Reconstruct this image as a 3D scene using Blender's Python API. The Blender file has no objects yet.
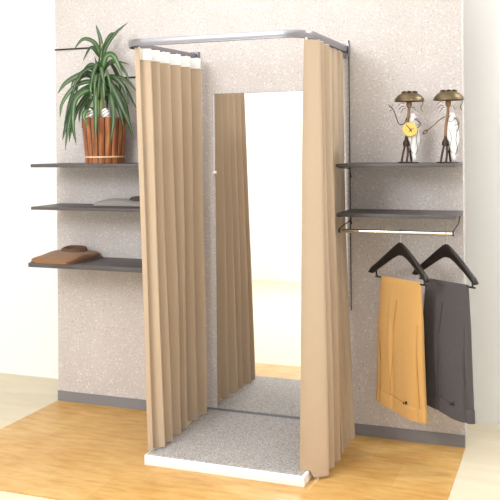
import bpy, bmesh, math, random
from mathutils import Vector, Matrix
random.seed(7)
S = bpy.context.scene
COL = S.collection
PI = math.pi

# ---------------------------------------------------------------- materials
def lin(c):
    f = lambda v: v / 12.92 if v <= .04045 else ((v + .055) / 1.055) ** 2.4
    return tuple(f(v / 255) for v in c) + (1.0,)

def mat(name, col, rough=.6, metal=0.0, spec=.5, sheen=0.0):
    m = bpy.data.materials.new(name); m.use_nodes = True
    b = m.node_tree.nodes['Principled BSDF']
    b.inputs['Base Color'].default_value = lin(col)
    b.inputs['Roughness'].default_value = rough
    b.inputs['Metallic'].default_value = metal
    b.inputs['Specular IOR Level'].default_value = spec
    b.inputs['Sheen Weight'].default_value = sheen
    return m

def nodes(m):
    nt = m.node_tree
    return nt, nt.nodes['Principled BSDF'], nt.nodes.new, nt.links.new

def coords(m, scale=(1, 1, 1), rot=(0, 0, 0)):
    nt, b, N, L = nodes(m)
    tc = N('ShaderNodeTexCoord'); mp = N('ShaderNodeMapping')
    mp.inputs['Scale'].default_value = scale; mp.inputs['Rotation'].default_value = rot
    L(tc.outputs['Object'], mp.inputs['Vector'])
    return mp.outputs['Vector']

def ramp(m, fac, stops):
    nt, b, N, L = nodes(m)
    r = N('ShaderNodeValToRGB'); e = r.color_ramp.elements
    while len(e) < len(stops): e.new(.5)
    for k, (p, c) in enumerate(stops):
        e[k].position = p; e[k].color = lin(c)
    L(fac, r.inputs['Fac'])
    return r.outputs['Color']

def noise(m, vec, scale, detail=3, rough=.55):
    nt, b, N, L = nodes(m)
    n = N('ShaderNodeTexNoise'); n.inputs['Scale'].default_value = scale
    n.inputs['Detail'].default_value = detail; n.inputs['Roughness'].default_value = rough
    L(vec, n.inputs['Vector'])
    return n.outputs['Fac']

def voro(m, vec, scale, feature='F1'):
    nt, b, N, L = nodes(m)
    n = N('ShaderNodeTexVoronoi'); n.feature = feature; n.inputs['Scale'].default_value = scale
    L(vec, n.inputs['Vector'])
    return n

def mix(m, fac, a, b_, mode='MIX'):
    nt, b, N, L = nodes(m)
    x = N('ShaderNodeMix'); x.data_type = 'RGBA'; x.blend_type = mode
    for s, v in ((x.inputs[0], fac), (x.inputs[6], a), (x.inputs[7], b_)):
        if hasattr(v, 'is_linked'): L(v, s)
        else: s.default_value = v
    return x.outputs[2]

def base(m, sock):
    nt, b, N, L = nodes(m); L(sock, b.inputs['Base Color'])

def bump(m, sock, strength=.2, dist=.002):
    nt, b, N, L = nodes(m)
    n = N('ShaderNodeBump'); n.inputs['Strength'].default_value = strength; n.inputs['Distance'].default_value = dist
    L(sock, n.inputs['Height']); L(n.outputs['Normal'], b.inputs['Normal'])

def make_stone():
    m = mat('speckled stone wall paper', (215, 207, 200), .9, spec=.2)
    v = coords(m)
    n1 = noise(m, v, 120, 5, .75)
    c = ramp(m, n1, [(.30, (152, 144, 142)), (.43, (201, 195, 193)), (.6, (216, 210, 209)), (.76, (234, 231, 230))])
    fl = voro(m, v, 52)
    flake = ramp(m, fl.outputs['Distance'], [(.20, (255, 255, 255)), (.32, (0, 0, 0))])
    pick = noise(m, v, 24, 2)
    nt, b, N, L = nodes(m)
    g = N('ShaderNodeMath'); g.operation = 'GREATER_THAN'; g.inputs[1].default_value = .43; L(pick, g.inputs[0])
    mu = N('ShaderNodeMath'); mu.operation = 'MULTIPLY'; L(g.outputs[0], mu.inputs[0]); L(flake, mu.inputs[1])
    mk = N('ShaderNodeMath'); mk.operation = 'MULTIPLY'; L(mu.outputs[0], mk.inputs[0]); mk.inputs[1].default_value = .5
    c = mix(m, mk.outputs[0], c, lin((240, 236, 234)))
    dk = voro(m, v, 38)
    dspot = ramp(m, dk.outputs['Distance'], [(.085, (255, 255, 255)), (.15, (0, 0, 0))])
    m2 = N('ShaderNodeMath'); m2.operation = 'MULTIPLY'; L(dspot, m2.inputs[0]); m2.inputs[1].default_value = .55
    c = mix(m, m2.outputs[0], c, lin((140, 128, 122)))
    big = noise(m, v, 5, 3)
    c = mix(m, .5, c, ramp(m, big, [(.3, (240, 235, 233)), (.7, (255, 253, 251))]), 'MULTIPLY')
    base(m, c); bump(m, n1, .3, .003)
    return m

def make_wood():
    m = mat('golden wood flooring', (214, 168, 94), .42, spec=.4)
    v = coords(m, (3, 12, 1), (0, 0, .35))
    v2 = coords(m, (1, 1, 1))
    n1 = noise(m, v, 2.2, 6, .6)
    c = ramp(m, n1, [(.28, (198, 154, 88)), (.48, (213, 175, 110)), (.7, (224, 192, 134))])
    big = noise(m, v2, 4.5, 3)
    c = mix(m, .55, c, ramp(m, big, [(.3, (232, 205, 165)), (.7, (255, 250, 240))]), 'MULTIPLY')
    nt, b, N, L = nodes(m)
    br = N('ShaderNodeTexBrick'); br.offset = .5
    br.inputs['Scale'].default_value = 1.0; br.inputs['Mortar Size'].default_value = .002
    br.inputs['Brick Width'].default_value = .30; br.inputs['Row Height'].default_value = .30
    br.inputs['Color1'].default_value = lin((255, 255, 255)); br.inputs['Color2'].default_value = lin((247, 240, 228))
    br.inputs['Mortar'].default_value = lin((242, 232, 214))
    L(v2, br.inputs['Vector'])
    c = mix(m, .9, c, br.outputs['Color'], 'MULTIPLY')
    base(m, c); bump(m, n1, .08, .001)
    return m

def make_carpet():
    m = mat('grey speckled carpet', (150, 146, 144), .95, spec=.1)
    v = coords(m)
    n1 = noise(m, v, 170, 4, .8)
    base(m, ramp(m, n1, [(.32, (110, 106, 105)), (.5, (170, 165, 162)), (.68, (216, 212, 209))]))
    bump(m, n1, .8, .004)
    return m

def make_cloth(name, col, dark, scale=900, rough=.85):
    m = mat(name, col, rough, spec=.2, sheen=.15)
    v = coords(m)
    n1 = noise(m, v, scale * .35, 2, .6)
    base(m, ramp(m, n1, [(.3, dark), (.65, col)]))
    bump(m, n1, .15, .001)
    return m

def make_leaf():
    m = mat('green leaf with highlight stripe', (80, 120, 62), .42, spec=.5)
    nt, b, N, L = nodes(m)
    at = N('ShaderNodeAttribute'); at.attribute_name = 'across'
    c = ramp(m, at.outputs['Fac'], [(.0, (44, 74, 40)), (.3, (58, 94, 50)), (.5, (120, 142, 98)), (.66, (60, 96, 52)), (1.0, (50, 84, 46))])  # pale middle stripe paints highlights along the leaf
    t2 = N('ShaderNodeAttribute'); t2.attribute_name = 'tone'
    c = mix(m, 1.0, c, t2.outputs['Color'], 'MULTIPLY')
    v = coords(m)
    n = noise(m, v, 14, 2)
    c = mix(m, .6, c, ramp(m, n, [(.3, (190, 205, 180)), (.7, (255, 255, 250))]), 'MULTIPLY')
    base(m, c)
    return m

def make_shelf():
    m = mat('grey brown laminate', (100, 94, 95), .5, spec=.4)
    v = coords(m, (1, 14, 14))
    base(m, ramp(m, noise(m, v, 6, 4), [(.3, (80, 75, 76)), (.7, (94, 88, 89))]))
    return m

def make_bamboo():
    m = mat('brown bamboo slats', (128, 76, 44), .5, spec=.4)
    v = coords(m, (30, 30, 3))
    c = ramp(m, noise(m, v, 1.5, 4), [(.3, (104, 58, 30)), (.5, (150, 92, 54)), (.72, (190, 128, 80))])
    nt, b, N, L = nodes(m)
    tc = N('ShaderNodeTexCoord'); sp = N('ShaderNodeSeparateXYZ'); L(tc.outputs['Object'], sp.inputs[0])
    def mth(op, a, b_=None):
        q = N('ShaderNodeMath'); q.operation = op
        for k, v_ in enumerate((a, b_)):
            if v_ is None: continue
            if hasattr(v_, 'is_linked'): L(v_, q.inputs[k])
            else: q.inputs[k].default_value = v_
        return q.outputs[0]
    gap = mth('ABSOLUTE', mth('SINE', mth('MULTIPLY', mth('ARCTAN2', sp.outputs['Y'], sp.outputs['X']), 9.0)))
    c = mix(m, 1.0, c, ramp(m, gap, [(.08, (92, 64, 44)), (.42, (255, 255, 255))]), 'MULTIPLY')  # grooves darkened in the colour, standing in for shade between slats
    base(m, c)
    return m

def make_balls():
    m = mat('white ribbed ornament', (238, 234, 230), .6)
    v = coords(m, (1, 1, 1), (0, .5, 0))
    nt, b, N, L = nodes(m)
    w = N('ShaderNodeTexWave'); w.bands_direction = 'Z'; w.inputs['Scale'].default_value = 20; w.inputs['Distortion'].default_value = 1.0
    L(v, w.inputs['Vector'])
    base(m, ramp(m, w.outputs['Fac'], [(.06, (110, 100, 98)), (.22, (246, 244, 242))]))
    return m

def make_cream():
    m = mat('cream studio floor', (250, 243, 222), .7, spec=.2)
    v = coords(m, (1, 6, 1))
    base(m, ramp(m, noise(m, v, 2, 3), [(.3, (218, 206, 180)), (.7, (225, 215, 192))]))
    return m

M = dict(
    stone=make_stone(), wood=make_wood(), carpet=make_carpet(), cream=make_cream(),
    white=mat('white studio paint', (252, 252, 252), .9, spec=.1),
    base=mat('grey vinyl skirting', (132, 131, 136), .6),
    stage=mat('white painted board', (246, 244, 246), .5),
    curtain=make_cloth('beige curtain cloth', (196, 175, 151), (189, 167, 143)),
    tape=make_cloth('white header tape', (248, 246, 244), (240, 238, 236)),
    rail=mat('satin aluminium', (146, 145, 151), .38, .85),
    chrome=mat('chrome', (226, 224, 222), .12, 1.0),
    whitemetal=mat('pale enamelled steel', (206, 202, 200), .4),
    slot=mat('dark slot and shadow strip', (52, 46, 44), .6),
    mirror=mat('mirror silvering', (250, 250, 249), .0, 1.0),
    mirback=mat('mirror edge', (86, 92, 90), .5),
    shelf=make_shelf(),
    hanger=mat('black varnished wood', (22, 16, 16), .38),
    blackrod=mat('black flocked rod', (24, 20, 20), .5),
    ochre=make_cloth('ochre cotton twill', (203, 160, 100), (194, 149, 87)),
    ochreseam=mat('ochre seam with crease shade', (176, 122, 58), .85),
    ochredark=mat('dark bronze button', (70, 48, 34), .4, .5),
    charcoal=make_cloth('charcoal wool', (88, 84, 86), (74, 70, 73)),
    bamboo=make_bamboo(), band=mat('pale rope', (226, 190, 150), .7), soil=mat('soil', (58, 42, 30), .95),
    leaf=make_leaf(), cane=mat('pale green cane', (150, 160, 110), .7), balls=make_balls(),
    brown=make_cloth('brown cloth', (150, 112, 82), (126, 92, 64)),
    browncollar=make_cloth('dark brown cloth', (112, 82, 60), (92, 66, 48)),
    grey=make_cloth('pale grey cloth', (142, 136, 134), (122, 116, 114)),
    greydark=make_cloth('dark grey cloth', (72, 68, 68), (56, 52, 53)),
    button=mat('pearl button', (230, 226, 220), .25),
    iron=mat('dark brown iron wire', (62, 48, 40), .45, .6),
    hat=mat('bronze sheet', (104, 90, 66), .42, .8),
    yellow=mat('yellow enamel', (226, 198, 108), .45),
    gauze=mat('white gauze', (250, 248, 246), .8),
    skin=mat('brown painted metal', (134, 100, 72), .5),
)

# ---------------------------------------------------------------- mesh helpers
def obj(name, bm, m, parent=None, smooth=True, loc=None):
    bmesh.ops.recalc_face_normals(bm, faces=bm.faces)
    me = bpy.data.meshes.new(name); bm.to_mesh(me); bm.free()
    if smooth:
        for p in me.polygons: p.use_smooth = True
        me.set_sharp_from_angle(angle=math.radians(38))
    me.materials.append(m)
    o = bpy.data.objects.new(name, me); COL.objects.link(o)
    if parent is not None: o.parent = parent
    if loc is not None: o.location = loc
    return o

def thing(name, label, cat, loc=(0, 0, 0), rz=0.0, group=None):
    o = bpy.data.objects.new(name, None); COL.objects.link(o)
    o.location = loc; o.rotation_euler = (0, 0, rz); o.empty_display_size = .05
    return tag(o, label, cat, group)

def tag(o, label, cat, group=None):
    o['label'] = label; o['category'] = cat
    if group: o['group'] = group
    return o

def struct(name, bm, m, smooth=False):
    o = obj(name, bm, m, None, smooth); o['kind'] = 'structure'
    return o

def dup(root, loc, label):
    r = root.copy(); COL.objects.link(r); r.location = loc; r['label'] = label
    for ch in list(root.children):
        c = ch.copy(); COL.objects.link(c); c.parent = r
        for g in list(ch.children):
            d = g.copy(); COL.objects.link(d); d.parent = c
    return r

def box(bm, x0, x1, y0, y1, z0, z1, bev=0.0):
    r = bmesh.ops.create_cube(bm, size=1)
    vs = r['verts']
    for v in vs:
        v.co = Vector((x0 + (v.co.x + .5) * (x1 - x0), y0 + (v.co.y + .5) * (y1 - y0), z0 + (v.co.z + .5) * (z1 - z0)))
    if bev:
        es = list({e for v in vs for e in v.link_edges})
        bmesh.ops.bevel(bm, geom=es, offset=bev, segments=2, affect='EDGES', profile=.5)
    return bm

def nb(): return bmesh.new()

def catmull(pts, n=8):
    pts = [Vector(p) for p in pts]
    if len(pts) < 3: return [pts[0].lerp(pts[-1], k / n) for k in range(n + 1)]
    out = []
    P = [pts[0] * 2 - pts[1]] + pts + [pts[-1] * 2 - pts[-2]]
    for i in range(1, len(P) - 2):
        a, b, c, d = P[i - 1], P[i], P[i + 1], P[i + 2]
        for k in range(n):
            t = k / n
            out.append(.5 * ((2 * b) + (c - a) * t + (2 * a - 5 * b + 4 * c - d) * t * t + (3 * b - a - 3 * c + d) * t ** 3))
    out.append(pts[-1])
    return out

def tube(bm, pts, r, seg=8, smooth_n=0, closed=False):
    if smooth_n: pts = catmull(pts, smooth_n)
    pts = [Vector(p) for p in pts]
    n = len(pts); rings = []
    up = None
    for i, p in enumerate(pts):
        t = (pts[min(i + 1, n - 1)] - pts[max(i - 1, 0)]).normalized()
        if up is None:
            up = Vector((0, 0, 1)) if abs(t.z) < .9 else Vector((1, 0, 0))
        a = up - t * up.dot(t)
        if a.length < 1e-5: a = t.orthogonal()
        a.normalize(); up = a; b = t.cross(a)
        rr = r(i / (n - 1)) if callable(r) else r
        rings.append([bm.verts.new(p + (a * math.cos(2 * PI * k / seg) + b * math.sin(2 * PI * k / seg)) * rr) for k in range(seg)])
    for i in range(n - 1):
        for k in range(seg):
            bm.faces.new((rings[i][k], rings[i][(k + 1) % seg], rings[i + 1][(k + 1) % seg], rings[i + 1][k]))
    bm.faces.new(rings[0][::-1]); bm.faces.new(rings[-1])
    return bm

def lathe(bm, prof, seg=32, lobes=0, amp=0.0, c=(0, 0, 0)):
    rings = []
    for r, z in prof:
        ring = []
        for k in range(seg):
            a = 2 * PI * k / seg
            rr = r * (1 + (amp * abs(math.sin(a * lobes / 2)) if lobes else 0))
            ring.append(bm.verts.new((c[0] + rr * math.cos(a), c[1] + rr * math.sin(a), c[2] + z)))
        rings.append(ring)
    for i in range(len(rings) - 1):
        for k in range(seg):
            bm.faces.new((rings[i][k], rings[i][(k + 1) % seg], rings[i + 1][(k + 1) % seg], rings[i + 1][k]))
    bm.faces.new(rings[0][::-1]); bm.faces.new(rings[-1])
    return bm

def ball(bm, c, rx, ry, rz, seg=16):
    r = bmesh.ops.create_uvsphere(bm, u_segments=seg, v_segments=max(6, seg // 2 + 2), radius=1)
    for v in r['verts']: v.co = Vector((c[0] + v.co.x * rx, c[1] + v.co.y * ry, c[2] + v.co.z * rz))
    return bm

def skin_grid(bm, rows, closed=False, cap=False):
    R = [[bm.verts.new(p) for p in row] for row in rows]
    m = len(R[0])
    for i in range(len(R) - 1):
        for k in range(m if closed else m - 1):
            bm.faces.new((R[i][k], R[i][(k + 1) % m], R[i + 1][(k + 1) % m], R[i + 1][k]))
    if cap:
        bm.faces.new(R[0][::-1]); bm.faces.new(R[-1])
    return R

# ---------------------------------------------------------------- the setting
WL, WR = -1.36, 1.00
struct('wall_back', box(nb(), WL, WR, 0, .08, 0, 2.55), M['stone'])
struct('baseboard_back', box(nb(), WL, WR, -.009, 0, 0, .0577), M['base'])
struct('floor', box(nb(), WL, WR, -1.205, .08, -.004, 0), M['wood'])
struct('floor_studio', box(nb(), -3.6, 3.6, -4.6, .4, -.1, -.004), M['cream'])
struct('wall_rear', box(nb(), -3.6, 3.6, .4, .5, -.1, 3.2), M['white'])
struct('wall_front', box(nb(), -3.6, 3.6, -4.7, -4.6, -.1, 3.2), M['white'])
struct('wall_left', box(nb(), -3.7, -3.6, -4.7, .5, -.1, 3.2), M['white'])
struct('wall_right', box(nb(), 3.6, 3.7, -4.7, .5, -.1, 3.2), M['white'])
struct('ceiling', box(nb(), -3.7, 3.7, -4.7, .5, 3.2, 3.3), M['white'])
struct('trim_1', tube(nb(), [(WL, -.006, 2.083), (-1.06, -.006, 2.083)], .0045), M['blackrod'], True)
struct('trim_2', tube(nb(), [(-1.06, -.006, 1.900), (-.52, -.006, 1.900)], .0045), M['blackrod'], True)

# ---------------------------------------------------------------- platform
t = thing('fitting_platform', 'low white platform topped with grey speckled carpet, standing on the wood floor', 'platform', (0, -.375, 0))
bm = nb(); box(bm, -.394, .394, -.362, .362, 0, .0455, .002)
obj('base', bm, M['stage'], t)
bm = nb(); box(bm, -.384, .380, -.352, .360, .044, .0505, .002)
obj('carpet', bm, M['carpet'], t)

# ---------------------------------------------------------------- mirror
t = thing('wall_mirror', 'tall frameless mirror fixed to the speckled wall between the two curtains', 'mirror', (0, -.004, .058))
obj('backing', box(nb(), -.328, .34, -.004, .003, .001, 1.731), M['mirback'], t, False)
obj('mirror_glass', box(nb(), -.325, .337, -.008, -.0042, .003, 1.729), M['mirror'], t, False)

t = thing('pull_cord', 'thin cream cord with a small white ball hanging down the left edge of the mirror', 'cord', (-.331, -.018, 1.36))
obj('cord', tube(nb(), [(0, .004, .425), (.001, .001, .2), (0, 0, 0)], .0022, 6), M['tape'], t)
obj('cord_ball', ball(nb(), (0, 0, -.004), .010, .010, .010), M['stage'], t)
obj('cord_hook', tube(nb(), [(0, .017, .425), (0, .004, .425)], .003, 6), M['chrome'], t)

# ---------------------------------------------------------------- curtain rail (U shape)
def rail_path():
    fl, fr, yb, yf, r = -.492, .412, -.004, -.722, .110
    bl, br = -.440, .412
    pts = [Vector((bl, yb, 0))]
    for k in range(13):
        pts.append(Vector((bl + (fl - bl) * (k + 1) / 13, yb + (yf + r - yb) * (k + 1) / 13, 0)))
    for k in range(1, 13):
        a = PI + (PI / 2) * k / 12
        pts.append(Vector((fl + r + r * math.cos(a), yf + r + r * math.sin(a), 0)))
    for k in range(1, 9): pts.append(Vector((fl + r + (fr - fl - 2 * r) * k / 9, yf, 0)))
    for k in range(0, 13):
        a = 1.5 * PI + (PI / 2) * k / 12
        pts.append(Vector((fr - r + r * math.cos(a), yf + r + r * math.sin(a), 0)))
    pts.append(Vector((br, yb, 0)))
    return pts
RZ = 1.980
t = thing('curtain_rail', 'silver U-shaped curtain rail curving out from the wall above the platform', 'curtain rail', (0, 0, RZ))
w, h, s = .014, .033, .005
prof = [(-w, .003), (-w - .003, .010), (-w - .003, .024), (-w, h), (w, h), (w + .003, .024), (w + .003, .010), (w, .003), (w, 0), (s, 0), (s, h - .006), (-s, h - .006), (-s, 0), (-w, 0)]
pts = rail_path(); rows = []
for i, p in enumerate(pts):
    d = (pts[min(i + 1, len(pts) - 1)] - pts[max(i - 1, 0)]).normalized()
    n = Vector((d.y, -d.x, 0))
    rows.append([p + n * a + Vector((0, 0, b)) for a, b in prof])
bm = nb(); skin_grid(bm, rows, True, True)
obj('track', bm, M['rail'], t)
for sx in (-.440, .412):
    bm = nb(); box(bm, sx - .020, sx + .022, -.003, 0, -.030, .046, .001); box(bm, sx + .0195, sx + .022, -.030, -.001, -.022, .044)
    box(bm, sx - .022, sx - .0195, -.030, -.001, -.014, .044)
    obj('end_bracket', bm, M['rail'], t)

# ---------------------------------------------------------------- curtains
def knots(y0, y1, n, jit, front):
    """alternating fold corners along the rail: list of (s, w)"""
    k = []; per = 1.0 / n
    for i in range(n):
        a = i * per + (random.uniform(-jit, jit) * per if i else 0)
        k.append((a, -1 + random.uniform(0, .22)))
        k.append((a + front * per, 1 - random.uniform(0, .22)))
    k.append((1.0, -1))
    return k

def wave(k, s):
    for (a, wa), (b, wb) in zip(k, k[1:]):
        if s <= b:
            u = (s - a) / (b - a); u = .45 * u + .55 * u * u * (3 - 2 * u)
            return wa + (wb - wa) * u
    return k[-1][1]

def make_curtain(label, xt, xb, at, ab, y0, y1, z1, z0, n, inner, front, drift, dtop, lead, clampx=None):
    root = thing('curtain', label, 'curtain', ((xt + xb) / 2, (y0 + y1) / 2, z0), 0, 'fitting booth curtains')
    org = Vector(root.location)
    kt = knots(y0, y1, n, .10, front)
    if inner > 0: kt[0:2] = [(0, -.80), (.022, -.10), (.055, -.85), (.66 / n, .95)]
    else: kt[0:2] = [(0, -1), (.80 / n, 1)]
    kb = [(max(0, min(1, a + (random.uniform(-.2, .2) / n if 0 < i < len(kt) - 1 else 0))), w_ * random.uniform(.85, 1.15)) for i, (a, w_) in enumerate(kt)]
    nf = 4 if inner > 0 else 2
    kb[:nf] = kt[:nf]
    if inner < 0: kb[0] = (0, -1.6)
    kb = sorted(kb, key=lambda q: q[0])
    NZ, NS = 36, n * 16
    def pt(s, q):
        z = z1 + (z0 - z1) * q
        e = max(q, 0) ** .8
        wv = wave(kt, s) * (1 - e) + wave(kb, s) * e
        A = (at + (ab - at) * max(0, min(1, q * 1.6))) * (lead + (1 - lead) * min(1, s * n * 1.1))
        x = xt + (xb - xt) * q + drift * (s - .12) * max(0, q) + dtop * s * (1 - q) + A * wv * (1 + .06 * math.sin(7 * q + 9 * s))
        y = y0 + (y1 - y0) * s + .006 * math.sin(5 * q + 13 * s) * q
        if clampx and y > -.36:
            x = min(x, clampx + .085 * max(0, q - .46))
        if inner < 0:                       # outside the platform's edge the hem hangs lower
            g = max(0, min(1, (x - .400) / .014)); z -= .034 * g * g * (3 - 2 * g) * max(0, q) ** 3
        return Vector((x, y, z))
    def shell(bm, s0, s1, q0, q1, nz, off, th):
        fr, bk = [], []
        ns = int(NS * (s1 - s0))
        for j in range(nz + 1):
            q = q0 + (q1 - q0) * j / nz; ra, rb = [], []
            for i in range(ns + 1):
                s_ = s0 + (s1 - s0) * i / ns
                p = pt(s_, q); d = pt(min(1, s_ + .002), q) - pt(max(0, s_ - .002), q)
                nn = Vector((d.y, -d.x, 0)).normalized()
                ra.append(p + nn * off - org); rb.append(p + nn * (off + th) - org)
            fr.append(ra + rb[::-1])
        skin_grid(bm, fr, True, False)
        for row in (fr[0], fr[-1]): pass
        return bm
    # d runs along +y, so (d.y,-d.x) points towards +x
    obj('curtain_cloth', shell(nb(), 0, 1, 0, 1, NZ, -.0008, .0016), M['curtain'], root)
    s0 = .052 if inner > 0 else .8 / n
    obj('header_tape', shell(nb(), s0, 1, -.0015, .0275, 3, .0014 if inner > 0 else -.0030, .0016), M['tape'], root)
    for i in range(n + 1):
        s_ = min(.985, max(.015, (i + .15) / n)); p = pt(s_, 0) - org
        bm = nb(); box(bm, p.x - .004, p.x + .004, p.y - .004, p.y + .004, p.z - .004, p.z + RZ - z1 - .0005, .001)
        obj('runner_hook', bm, M['tape'], root)
    return root

make_curtain('beige pleated curtain with white header tape on the left arm of the rail',
             -.424, -.367, .027, .035, -.705, -.030, 1.973, .056, 6, 1, .34, -.020, .038, .80)
make_curtain('beige pleated curtain hanging from the right arm of the rail, before the right shelf ends',
             .424, .430, .025, .040, -.695, -.04, 1.974, .0515, 6, -1, .36, .030, -.010, .96, .416)

# ---------------------------------------------------------------- upright
t = thing('wall_upright', 'slim chrome slotted upright running down the wall beside the right curtain', 'upright', (.4235, 0, .643))
obj('channel', box(nb(), -.0055, .0045, -.012, -.0005, 0, 1.40, .001), M['whitemetal'], t)
bm = nb()
for k in range(44): box(bm, -.0008, .0008, -.0124, -.0119, .02 + k * .031, .044 + k * .031)
obj('slots', bm, M['slot'], t, False)
bm = nb(); box(bm, .0046, .0078, -.012, -.0005, .0, 1.40)
obj('shadow_strip', bm, M['slot'], t, False)  # dark strip standing in for the shadow line beside the upright

# ---------------------------------------------------------------- shelves
def shelf(label, x0, x1, yf, z0, z1, brackets):
    r = thing('wall_shelf', label, 'shelf', ((x0 + x1) / 2, 0, z0), 0, 'grey wall shelves')
    hw = (x1 - x0) / 2
    obj('board', box(nb(), -hw, hw, yf, -.001, 0, z1 - z0, .0015), M['shelf'], r)
    for bx in brackets:
        bm = nb(); q = bx - (x0 + x1) / 2
        tube(bm, [(q, -.010, -.060), (q, -.022, -.050), (q, -.030, -.028), (q, -.060, -.012), (q, yf * .8, -.0045), (q, yf * .85, -.002)], .0028, 6, 4)
        obj('bracket', bm, M['slot'], r)
    return r
SLX0, SLX1 = -1.33, -.485
shelf('grey wall shelf at the upper left, carrying the potted plant', SLX0, SLX1, -.30, 1.392, 1.411, ())
shelf('grey wall shelf at middle left, carrying the folded grey shirt', SLX0, SLX1, -.30, 1.155, 1.172, ())
shelf('lowest grey wall shelf at left, carrying the folded brown shirt', SLX0, SLX1, -.33, .838, .8625, ())
shelf('grey wall shelf at the upper right, carrying the wire figurines', .4335, WR, -.30, 1.393, 1.4095, (.4365,))
shelf('empty grey wall shelf at right, just above the chrome hanging bar', .4335, WR, -.30, 1.153, 1.170, (.4365,))

# ---------------------------------------------------------------- hanging bar
BX0, BZ, BY = .437, 1.082, -.26
t = thing('hanging_bar', 'polished chrome clothes bar under the lower right shelf holding two hangers', 'clothes bar', (BX0, BY, BZ))
obj('bar', tube(nb(), [(0, 0, 0), (.553, 0, 0)], .0095, 16), M['chrome'], t)
for bx in (.002, .548):
    bm = nb(); tube(bm, [(bx, 0, 0), (bx, .02, .012), (bx, .10, .022), (bx, .20, .03), (bx, .235, .055), (bx, .2595, .06)], .003, 8, 4)
    obj('bar_bracket', bm, M['slot'], t)
    obj('end_cap', tube(nb(), [(bx - .004, 0, 0), (bx + .004, 0, 0)], .0115, 16), M['slot'], t)

# ---------------------------------------------------------------- hangers and trousers
HA = math.radians(-35.7)
HZ = BZ - .050        # crest of the hanger
def make_hanger(loc, label):
    r = thing('clothes_hanger', label, 'hanger', loc, HA, 'black wooden hangers')
    rows = []
    N = 40
    for i in range(N + 1):
        u = -1 + 2 * i / N; a = abs(u); x = .194 * u
        zc = -.030 - .128 * max(0, (math.sqrt(a * a + .018) - math.sqrt(.018)) / (math.sqrt(1.018) - math.sqrt(.018)))
        hh = .032 - .015 * min(1, a * 1.25) ** .9
        if a > .92: hh *= math.sqrt(max(.05, 1 - ((a - .92) / .085) ** 2))
        th = .008 + .008 * a
        y = -.018 * a * a
        rows.append([Vector((x + .25 * hh * math.sin(q) * (1 if u > 0 else -1) * a, y + th * math.cos(q), zc + hh * math.sin(q))) for q in [2 * PI * k / 12 for k in range(12)]])
    bm = nb(); skin_grid(bm, rows, True, True)
    obj('hanger_body', bm, M['hanger'], r)
    c = math.cos(-HA); sn = math.sin(-HA)
    def w2l(x, y, z): return (c * x - sn * y, sn * x + c * y, z)   # bar frame to hanger frame
    rr = .0125
    p = [w2l(0, 0, -.008), w2l(0, 0, .008), w2l(0, .011, .028)] + [w2l(0, rr * math.cos(q), .050 + rr * math.sin(q)) for q in [PI * (.0 + k / 10) - .5 for k in range(14)]]
    obj('hook', tube(nb(), p, .0022, 6, 2), M['chrome'], r)
    bm = nb(); zb = -.182
    tube(bm, [(-.160, -.010, -.120), (-.163, -.008, -.165), (-.158, -.004, zb + .002), (-.150, 0, zb), (.150, 0, zb), (.158, -.004, zb + .002), (.163, -.008, -.165), (.160, -.010, -.120)], .0042, 8, 5)
    obj('trouser_bar', bm, M['blackrod'], r)
    return r

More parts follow.
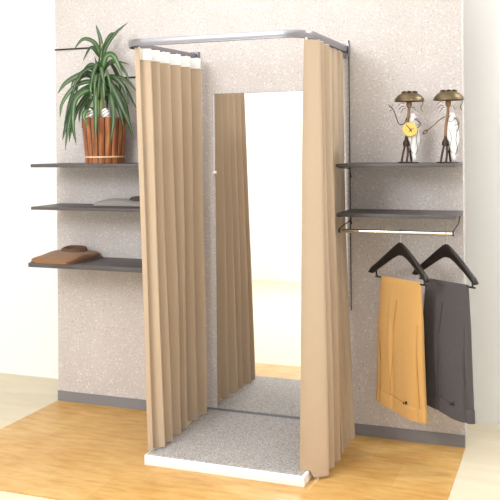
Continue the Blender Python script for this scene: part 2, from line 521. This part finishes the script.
def make_trousers(loc, label, cloth, seamm, wide=1.0, dz=0.0):
    # loc: bar centre, x along the hanger
    r = thing('trousers', label, 'trousers', loc, HA, 'folded trousers on hangers')
    NT, NK = 48, 150
    def outline(tt):
        xl = -.137 - .016 * min(1, tt * 3) - .012 * tt * tt
        xr = .134 + .010 * min(1, tt * 3) + .026 * max(0, tt - .45) ** 1.0
        return xl * wide, xr * wide
    def zb(x):   # hem line
        u = (x / wide + .165) / .33
        return -.600 - .036 * min(1, max(0, u)) - .010 * math.sin(PI * min(1, max(0, u))) + dz
    def ring(tt, g=0.0):
        xl, xr = outline(tt); out = []
        for k in range(NK):
            q = 2 * PI * k / NK
            cx = math.cos(q); sy = math.sin(q)
            cx = math.copysign(abs(cx) ** .6, cx)
            x = (xl + xr) / 2 + (xr - xl + 2 * g) / 2 * cx
            z = .0065 + (zb(x) - .0065) * tt
            th = .0085 + .016 * min(1, tt * 2.2)
            nx = (x - xl) / (xr - xl)
            fold = .006 * math.sin(nx * 9.0 + 1.0) * tt + .007 * math.exp(-((nx - .30 - .06 * tt) / .03) ** 2) * min(1, tt * 2) \
                 - .017 * math.exp(-((nx - .36) / .018) ** 2) * max(0, min(1, (tt - .25) * 2.2)) \
                 - .016 * math.exp(-((nx - .10) / .016) ** 2) * max(0, min(1, (tt - .5) * 5)) \
                 - .008 * math.exp(-((nx - .90) / .018) ** 2) * max(0, min(1, (tt - .35) * 3))
            y = (th + g) * math.copysign(abs(sy) ** .55, sy)
            if sy < 0: y -= fold
            else: y += fold * .4
            out.append(Vector((x, y, z)))
        return out
    bm = nb(); rows = [ring(j / NT) for j in range(NT + 1)]
    rows[0] = [Vector((p.x, p.y * .35, p.z + .002)) for p in rows[0]]
    skin_grid(bm, rows, True, True)
    obj('trouser_legs', bm, cloth, r)
    bm = nb(); rows = [ring(.905, .0004)] + [ring(.91 + .09 * j / 5 + (.002 if j == 5 else 0), .0028) for j in range(6)]
    skin_grid(bm, rows, True, True)
    obj('waistband', bm, cloth, r)
    def front(nx, tt):
        xl, xr = outline(tt); cx = 2 * nx - 1; co_ = abs(cx) ** (1 / .6); q = math.acos(max(-1, min(1, math.copysign(co_, cx))))
        R0 = ring(tt); x = xl + (xr - xl) * nx
        best = min((p for p in R0 if p.y < 0), key=lambda p: abs(p.x - x))
        return Vector((x, best.y - .0012, best.z))
    for path in ([(.46, .16), (.42, .35), (.37, .6), (.335, .80), (.325, .90)], [(.075, .42), (.09, .6), (.10, .75), (.115, .88)], [(.93, .30), (.92, .55), (.935, .8), (.945, .9)], [(.34, .885), (.5, .892), (.7, .895), (.9, .897)]):
        obj('seam', tube(nb(), [front(*q) for q in path], .0014, 6, 6), seamm, r)  # seam lines drawn darker, painting in the crease shadow too
    bx = .062
    bm = nb(); ball(bm, (bx, -.034, zb(bx) * .885), .007, .004, .008, 12); ball(bm, (bx - .016, -.034, zb(bx) * .895), .0035, .003, .006, 10)
    obj('button', bm, M['ochredark'], r)
    return r

H1 = (.737, BY); H2 = (.9525, BY)
make_hanger((H1[0], H1[1], HZ), 'black wooden hanger on the chrome bar with the ochre trousers on it')
ha = make_trousers((H1[0], H1[1], HZ - .182), 'ochre yellow trousers folded over the left black hanger', M['ochre'], M['ochreseam'])
hb0 = [o for o in bpy.data.objects if o.name.startswith('clothes_hanger')][0]
dup(hb0, (H2[0], H2[1], HZ), 'black wooden hanger on the chrome bar with the charcoal trousers on it')
make_trousers((H2[0], H2[1], HZ - .182), 'charcoal grey trousers hanging behind and right of the ochre pair', M['charcoal'], M['greydark'], .98, .02)

# ---------------------------------------------------------------- folded shirts
def folded_shirt(label, loc, rz, wid, dep, hgt, cloth, dark, flip, rise=0.0):
    r = thing('folded_shirt', label, 'shirt', loc, rz)
    rows = []
    for j in range(15):
        v = j / 14; x = -wid / 2 + wid * v
        hh = hgt * (.55 + .45 * math.sin(PI * min(1, .15 + v * .8))) * (1 - rise * .5 + rise * v)
        ring = []
        for k in range(22):
            q = 2 * PI * k / 22
            cy = math.copysign(abs(math.cos(q)) ** .45, math.cos(q)); sz = math.copysign(abs(math.sin(q)) ** .6, math.sin(q))
            e = 1 - .10 * abs(2 * v - 1) ** 6
            ring.append(Vector((x, dep / 2 * cy * e, hh * .5 + hh * .5 * sz + (.003 * math.sin(9 * v + 2 * cy) if sz > .4 else 0))))
        rows.append(ring)
    bm = nb(); skin_grid(bm, rows, True, True)
    obj('shirt_body', bm, cloth, r)
    bm = nb()                                   # dark slab painting in the shadow and dark underside beneath
    box(bm, -wid / 2 + .004, wid / 2 + .006, -dep / 2 - .006, dep / 2 - .004, 0, .007, .003)
    obj('underside_shade', bm, dark, r)
    cx = flip * wid * .24                        # collar: a band standing round the neck opening
    rows = []
    for f_, z_ in ((1.06, -.010), (1.0, .004), (.93, .016), (.84, .019), (.74, .014), (.66, .003)):
        ring = []
        for k in range(32):
            q = 2 * PI * k / 32
            ex = math.copysign(abs(math.cos(q)) ** .6, math.cos(q)); ey = math.copysign(abs(math.sin(q)) ** .6, math.sin(q))
            ring.append(Vector((cx + .052 * f_ * ex, .075 * f_ * ey, hgt * (.92 + rise * .2) + z_ * (1 + .25 * ex * flip))))
        rows.append(ring)
    bm = nb(); skin_grid(bm, rows, True, True)
    obj('collar', bm, dark, r)
    obj('shirt_button', ball(nb(), (cx + flip * .062, -.012, hgt * .98), .006, .006, .004, 10), M['button'], r)
    return r
folded_shirt('folded brown shirt with a dark collar on the lowest left shelf', (-1.180, -.180, .8625), math.radians(86), .31, .27, .046, M['brown'], M['browncollar'], 1, .55)
folded_shirt('folded pale grey shirt with a dark collar on the middle left shelf', (-.780, -.170, 1.172), math.radians(4), .32, .23, .046, M['grey'], M['greydark'], 1)

# ---------------------------------------------------------------- potted plant
PX, PY, PZ = -.937, -.155, 1.411
YAW = .3645
K = .00561
plant = thing('potted_plant', 'leafy green potted plant with long drooping leaves on the upper left shelf', 'plant', (PX, PY, PZ), YAW)
bm = nb()
lathe(bm, [(.085, 0), (.100, 0), (.100, .004), (.100, .03), (.104, .08), (.110, .16), (.116, .235), (.118, .25), (.112, .255), (.100, .253), (.098, .232), (.05, .230)], 144, 18, .085)
pot = obj('pot', bm, M['bamboo'], plant)
bm = nb(); lathe(bm, [(.100, .032), (.1085, .033), (.1095, .037), (.1085, .041), (.100, .042)], 132, 66, .012)
obj('pot_band', bm, M['band'], pot)
bm = nb(); lathe(bm, [(.100, .001), (.1075, .002), (.1075, .030), (.100, .031)], 64)
obj('pot_foot', bm, M['bamboo'], pot)
obj('soil', lathe(nb(), [(.02, .228), (.097, .229), (.097, .236), (.05, .242), (.01, .244)], 32), M['soil'], plant)
def L(px, py, d=0.0): return Vector(((px - 105.2) * K, d, (163.3 - py) * K))
bm = nb()
tube(bm, [L(103, 122, 0), L(103, 100, .004), L(103, 78, 0), L(103, 56, -.004), L(103.5, 44, 0)], lambda u: .013 - .006 * u, 10, 6)
tube(bm, [L(99, 122, .03), L(98.5, 106, .034), L(99, 92, .03)], lambda u: .010 - .003 * u, 10, 6)
obj('cane', bm, M['cane'], plant)

bmL = nb(); ATTR = []
TONE = []
def leaf(pts, wd, n=10):
    c = catmull(pts, n); N = len(c); rows = []; tone = random.uniform(.55, 1.15)
    side0 = None
    for i, p in enumerate(c):
        u = i / (N - 1)
        tg = (c[min(i + 1, N - 1)] - c[max(i - 1, 0)]).normalized()
        ref = Vector((0, -1, .35))
        sd = tg.cross(ref)
        if sd.length < .15: sd = tg.cross(Vector((.4, -1, 0)))
        sd.normalize()
        if side0 is not None and sd.dot(side0) < 0: sd = -sd
        if side0 is not None: sd = (sd * .5 + side0 * .5).normalized()
        side0 = sd
        nr = sd.cross(tg).normalized()
        w_ = wd * .86 * (min(1, .35 + u * 3.2)) * (1 - u ** 3.2) ** .9 + .0006
        rows.append([p - sd * w_ + nr * w_ * .35, p - sd * w_ * .5 + nr * w_ * .12, p, p + sd * w_ * .5 + nr * w_ * .12, p + sd * w_ + nr * w_ * .35])
    R = [[bmL.verts.new(q) for q in row] for row in rows]
    for i in range(N):
        ATTR.extend([0, .27, .5, .73, 1.0]); TONE.extend([tone] * 5)
    for i in range(N - 1):
        for k in range(4):
            bmL.faces.new((R[i][k], R[i][k + 1], R[i + 1][k + 1], R[i + 1][k]))
LV = [
    ([(100, 86, 0), (90, 74, -.03), (71, 82, -.05), (61, 94, -.06)], .020),
    ([(101, 88, 0), (92, 82, -.02), (78, 87, -.05), (66, 103, -.06), (63, 118, -.06)], .016),
    ([(101, 92, 0), (92, 86, .02), (76, 97, .01), (67, 125, 0), (63, 140, 0)], .017),
    ([(101, 94, 0), (92, 88, -.05), (80, 99, -.09), (73, 126, -.10), (70, 150, -.11)], .017),
    ([(102, 100, 0), (93, 91, -.07), (81, 101, -.12), (79, 124, -.14), (82, 145, -.14)], .020),
    ([(102, 80, 0), (96, 77, -.04), (94, 88, -.07), (95, 101, -.07)], .014),
    ([(102, 84, -.01), (100, 92, -.09), (101, 118, -.14), (101, 142, -.15)], .016),
    ([(100, 110, -.03), (92, 111, -.10), (89, 117, -.13), (93, 127, -.135)], .017),
    ([(104, 96, -.01), (114, 97, -.09), (118, 120, -.14), (115, 143, -.15)], .019),
    ([(104, 86, 0), (112, 83, -.05), (123, 104, -.09), (134, 129, -.10)], .019),
    ([(104, 82, 0), (112, 77, 0), (124, 86, .02), (138, 111, .03)], .015),
    ([(104, 80, 0), (114, 76, .04), (126, 80, .06), (137, 93, .07)], .012),
    ([(103, 74, 0), (108, 58, -.03), (117, 58, -.06), (126, 78, -.08)], .022),
    ([(104, 72, 0), (110, 65, 0), (119, 62, .02), (129, 64, .03)], .009),
    ([(102, 76, 0), (98, 66, .02), (95, 56, .03)], .008),
    ([(103, 76, 0), (102, 60, -.01), (105, 45, -.02)], .013),
    ([(103, 62, 0), (108, 48, -.02), (118, 35, -.04), (131, 24, -.05)], .014),
    ([(103, 60, 0), (97, 44, -.02), (86, 40, -.03), (77, 50, -.04)], .015),
    ([(103, 56, 0), (102, 40, 0), (97, 24, .01)], .013),
    ([(103, 58, 0), (107, 42, .03), (112, 33, .05), (117, 34, .06)], .013),
    ([(103, 60, 0), (96, 50, .03), (90, 47, .05), (82, 60, .06)], .013),
    ([(104, 90, 0), (114, 86, -.02), (126, 103, -.04), (131, 124, -.05), (136, 141, -.05)], .016),
    ([(101, 84, 0), (94, 77, .04), (80, 77, .06), (69, 99, .06), (62, 126, .06)], .014),
    ([(102, 90, 0), (97, 84, .05), (88, 92, .09), (78, 110, .10), (76, 122, .10)], .014),
    ([(104, 94, 0), (108, 86, .05), (118, 96, .09), (124, 116, .10)], .015),
    ([(103, 84, 0), (105, 84, -.07), (108, 90, -.10), (109, 98, -.11)], .013),
    ([(102, 82, 0), (100, 75, -.05), (99, 84, -.09), (99, 99, -.11)], .012),
    ([(103, 72, 0), (104, 68, -.06), (107, 80, -.09), (111, 94, -.10)], .013),
    ([(101, 96, 0), (93, 92, -.03), (81, 108, -.05), (74, 130, -.06), (72, 142, -.06)], .015),
    ([(104, 98, 0), (113, 94, -.05), (122, 110, -.09), (127, 128, -.10)], .016),
    ([(104, 100, 0), (112, 98, -.02), (124, 117, -.03), (128, 133, -.04)], .014),
    ([(102, 98, 0), (94, 98, 0), (86, 112, .01), (82, 128, .01)], .013),
]
for pts, wd in LV: leaf([L(*p) for p in pts], wd)
rng = random.Random(3)
for k in range(22):                                   # the smaller leaves between the long ones
    a = 2 * PI * k / 22 + rng.uniform(-.15, .15); b = rng.uniform(70, 98); ln = rng.uniform(.12, .20)
    c0 = L(103.5, b, 0); dx, dy = math.cos(a) * ln, math.sin(a) * ln * .62 - .01
    if dy > .09: dy = .09
    h1 = rng.uniform(.02, .06); dr = rng.uniform(.03, .16)
    leaf([c0, c0 + Vector((dx * .42, dy * .45, h1)), c0 + Vector((dx * .85, dy * .9, h1 * .2 - dr * .3)), c0 + Vector((dx, dy, -dr))], rng.uniform(.009, .014))
me = bpy.data.meshes.new('foliage'); bmL.to_mesh(me); bmL.free()
at = me.attributes.new('across', 'FLOAT', 'POINT')
for i, v in enumerate(ATTR): at.data[i].value = v
at = me.attributes.new('tone', 'FLOAT', 'POINT')
for i, v in enumerate(TONE): at.data[i].value = v
for p in me.polygons: p.use_smooth = True
me.materials.append(M['leaf'])
fo = bpy.data.objects.new('foliage', me); COL.objects.link(fo); fo.parent = plant

for (bx, by, bd, side, nm) in ((92.5, 105.5, -.080, 'left', ''), (108.5, 104.5, -.080, 'right', '')):
    p = L(bx, by, bd); cy, sy = math.cos(YAW), math.sin(YAW)
    b = ball(nb(), (0, 0, 0), .025, .015, .035, 20)
    o = obj('ribbed_ornament', b, M['balls'], None, True, (PX + cy * p.x - sy * p.y, PY + sy * p.x + cy * p.y, PZ + .236 + .035))
    o.rotation_euler = (0, .15 if side == 'left' else -.1, 0)
    tag(o, 'white ribbed oval ornament standing in the plant pot, %s of the two' % ('left one' if side == 'left' else 'right one'), 'ornament', 'ornaments in the plant pot')

# ---------------------------------------------------------------- wire figurines
FK = .00486
def F(px, py, d=0.0): return Vector(((px - 408) * FK, d, (160.6 - py) * FK))
def make_figurine(loc, label, mirror_x=False):
    r = thing('wire_figurine', label, 'figurine', loc, YAW, 'wire figurines')
    sx = -1 if mirror_x else 1
    def G(px, py, d=0.0):
        v = F(px, py, d); v.x *= sx; return v
    obj('base_plate', lathe(nb(), [(.02, 0), (.050, 0), (.052, .003), (.050, .006), (.02, .007)], 28), M['iron'], r)
    for a in ([(405.5, 141, 0), (403, 150, -.008), (401, 159.6, -.012)], [(407, 141, -.004), (407.5, 150, -.01), (406, 159.6, -.016)], [(409.5, 141, .004), (410.5, 150, .006), (412, 159.6, .012)]):
        obj('leg', tube(nb(), [G(*p) for p in a], .0052, 8, 4), M['iron'], r)
    bm = nb(); c = G(406.5, 0); lathe(bm, [(.006, F(0, 133).z), (.009, F(0, 137).z), (.017, F(0, 140).z), (.018, F(0, 143).z), (.010, F(0, 143.5).z)], 18, c=(c.x, 0, 0))
    obj('hip', bm, M['iron'], r)
    obj('body_rod', tube(nb(), [G(406.5, 138), G(407, 125), G(409, 112), G(409.5, 104)], .007, 8, 4), M['skin'], r)
    # gauze dress: pleated sheet hanging off the right side
    rows = []
    for j in range(15):
        v = j / 14
        row = []
        for k in range(19):
            u = k / 18
            half = (2.5 + 3.6 * min(1, v * 2.2)) * (1 - .35 * max(0, v - .75) * 4 * abs(2 * u - 1))
            px = 412.5 + 1.3 * math.sin(v * 2.2) + (2 * u - 1) * half
            py = 111 + 41 * v * (1 - .16 * math.sin(PI * 2.5 * u + .6) * (v > .6))
            row.append(G(px, py, -.012 + .010 * math.cos(PI * (2 * u - 1)) * -1 + .004 * math.sin(u * 19)))
        rows.append(row)
    bm = nb(); skin_grid(bm, rows)
    o = obj('gauze_dress', bm, M['gauze'], r)
    sol = o.modifiers.new('thick', 'SOLIDIFY'); sol.thickness = .002
    for w_ in ([(411, 113), (407, 118), (411, 120), (416, 116), (419, 121), (414, 124)], [(408.5, 126), (411, 136), (409.5, 146), (412, 151)], [(417, 128), (415.5, 138), (417, 147), (414.5, 152)]):
        obj('dress_wire', tube(nb(), [G(x_, y_, -.026) for x_, y_ in w_], .0012, 5, 5), M['iron'], o)
    c = G(409, 127, -.030)
    bm = nb(); lathe(bm, [(.004, -.007), (.033, -.007), (.037, 0), (.033, .007), (.004, .007)], 24)
    bmesh.ops.rotate(bm, verts=bm.verts, cent=(0, 0, 0), matrix=Matrix.Rotation(PI / 2 - .2, 3, 'X'))
    bmesh.ops.translate(bm, verts=bm.verts, vec=c)
    disc = obj('round_drum', bm, M['yellow'], r)
    bm = nb(); tube(bm, [G(404.5, 122, -.042), G(409, 127, -.041), G(412, 132, -.036)], .0016, 6); tube(bm, [G(406, 131, -.038), G(411, 126, -.041)], .0014, 6)
    obj('drum_strap', bm, M['iron'], disc)
    bm = nb(); ball(bm, tuple(G(409.6, 101.5)), .014, .015, .022, 14); ball(bm, tuple(G(410.8, 101.5, -.008)), .005, .006, .004, 8)
    head = obj('head', bm, M['skin'], r)
    for (a, b, c2, d2) in ((405, 98, 398, 99), (405, 101, 398, 103), (405, 104, 399, 107), (406, 106, 401, 110), (412, 105, 416, 108)):
        obj('hair_wire', tube(nb(), [G(a, b), G((a + c2) / 2, (b + d2) / 2 - 1.8, -.006), G(c2, d2, -.004)], .0014, 5, 5), M['iron'], head)
    c = G(410, 0)
    bm = nb(); lathe(bm, [(.012, F(0, 98).z), (.062, F(0, 97.2).z), (.073, F(0, 98.8).z), (.070, F(0, 96).z), (.054, F(0, 92.2).z), (.034, F(0, 89.8).z), (.014, F(0, 88.6).z)], 30, c=(c.x, 0, 0))
    hat = obj('hat', bm, M['hat'], r)
    bm = nb()
    for k in range(7):
        a = 2 * PI * k / 7; ball(bm, (c.x + .030 * math.cos(a), .030 * math.sin(a), F(0, 89.6).z), .011, .011, .006, 10)
    obj('hat_trim', bm, M['iron'], hat)
    obj('hat_tassel', tube(nb(), [G(422.5, 97.5), G(423.5, 101), G(421.5, 105), G(423, 109)], .0018, 6, 5), M['hat'], hat)
    obj('arm', tube(nb(), [G(407, 115), G(404, 121, -.01), G(399, 121.5, -.016), G(396, 115, -.018), G(393, 107, -.02), G(388.5, 103, -.02)], .0022, 6, 5), M['iron'], r)
    obj('arm', tube(nb(), [G(411, 113), G(417, 118, -.012), G(420.5, 121, -.014), G(417.5, 125, -.022), G(412, 126, -.036)], .0022, 6, 5), M['iron'], r)
    bm = nb()
    for e in ((392, 107, 389, 108.5), (391, 105, 393, 101.5), (390, 104, 388, 101.5)): tube(bm, [G(e[0], e[1], -.02), G(e[2], e[3], -.02)], .0013, 5)
    obj('hand', bm, M['iron'], r)
    return r
make_figurine((.757, -.150, 1.4095), 'wire figurine in bronze hat and white gauze dress holding a yellow drum')
f2 = make_figurine((.947, -.165, 1.4095), 'second wire figurine right of the drum player, its arm holding a ladle outwards')
for o in list(f2.children):
    if o.name.startswith(('arm', 'hand', 'round_drum')):
        for g in list(o.children): bpy.data.objects.remove(g)
        bpy.data.objects.remove(o)
obj('arm', tube(nb(), [F(406, 115), F(400, 118, -.02), F(394, 123, -.03), F(388, 128, -.03)], .0026, 6, 5), M['hat'], f2)
obj('arm', tube(nb(), [F(411, 113), F(417, 118, -.012), F(419, 124, -.016), F(417, 130, -.014)], .0022, 6, 5), M['iron'], f2)
bm = nb(); tube(bm, [F(388, 128, -.03), F(386, 130.8, -.032), F(383, 131.8, -.032), F(384.5, 129, -.03), F(388, 128, -.03)], .0028, 6, 4)
obj('ladle', bm, M['hat'], f2)

# ---------------------------------------------------------------- lights
def area(name, loc, target, size, power, col=(1, 1, 1), sy=None):
    d = bpy.data.lights.new(name, 'AREA'); d.energy = power; d.color = col
    d.shape = 'RECTANGLE'; d.size = size; d.size_y = sy or size
    o = bpy.data.objects.new(name, d); COL.objects.link(o); o.location = loc
    o.rotation_euler = (Vector(target) - Vector(loc)).to_track_quat('-Z', 'Y').to_euler()
    return o
area('softbox_key', (-.75, -4.0, 2.62), (.0, -.2, 1.0), 1.0, 74, (.98, .99, 1))
area('overhead_fill', (.2, -2.4, 3.17), (.2, -2.4, 0), 3.4, 48, (.97, .985, 1), 2.6)  # added broad fill from above, an unseen source
area('booth_fill', (.05, -.45, 3.17), (.05, -.42, 0), .9, 6, (1, .985, .96), .5)  # added to brighten the booth and the reflected curtain; unseen source
area('mirror_view_fill', (-1.2, -3.2, 3.1), (-1.4, -4.6, 1.2), .9, 40)  # added to whiten the studio wall reflected in the mirror
area('backdrop_fill', (2.3, .24, 3.1), (1.9, .36, 0), .3, 30)  # added behind the set to whiten the studio wall at right
wd = bpy.data.worlds.new('World'); S.world = wd; wd.use_nodes = True
wd.node_tree.nodes['Background'].inputs[0].default_value = (1, 1, 1, 1)
wd.node_tree.nodes['Background'].inputs[1].default_value = .3

# ---------------------------------------------------------------- camera
cam = bpy.data.cameras.new('camera'); co = bpy.data.objects.new('camera', cam); COL.objects.link(co)
yaw, roll = .3645, -.0097
R0 = Vector((math.cos(yaw), math.sin(yaw), 0)); FW = Vector((-math.sin(yaw), math.cos(yaw), 0)); Z = Vector((0, 0, 1))
R_ = R0 * math.cos(roll) + Z * math.sin(roll); U_ = Z * math.cos(roll) - R0 * math.sin(roll)
mw = Matrix(((R_.x, U_.x, -FW.x, 1.4957), (R_.y, U_.y, -FW.y, -4.2497), (R_.z, U_.z, -FW.z, 1.5), (0, 0, 0, 1)))
co.matrix_world = mw
cam.sensor_width = 36; cam.lens = 60.3365; cam.shift_y = -.20787; cam.clip_start = .05
S.camera = co

S.view_settings.view_transform = 'Standard'; S.view_settings.look = 'None'
S.view_settings.gamma = 1; S.view_settings.exposure = 0.0; S.view_settings.use_curve_mapping = False
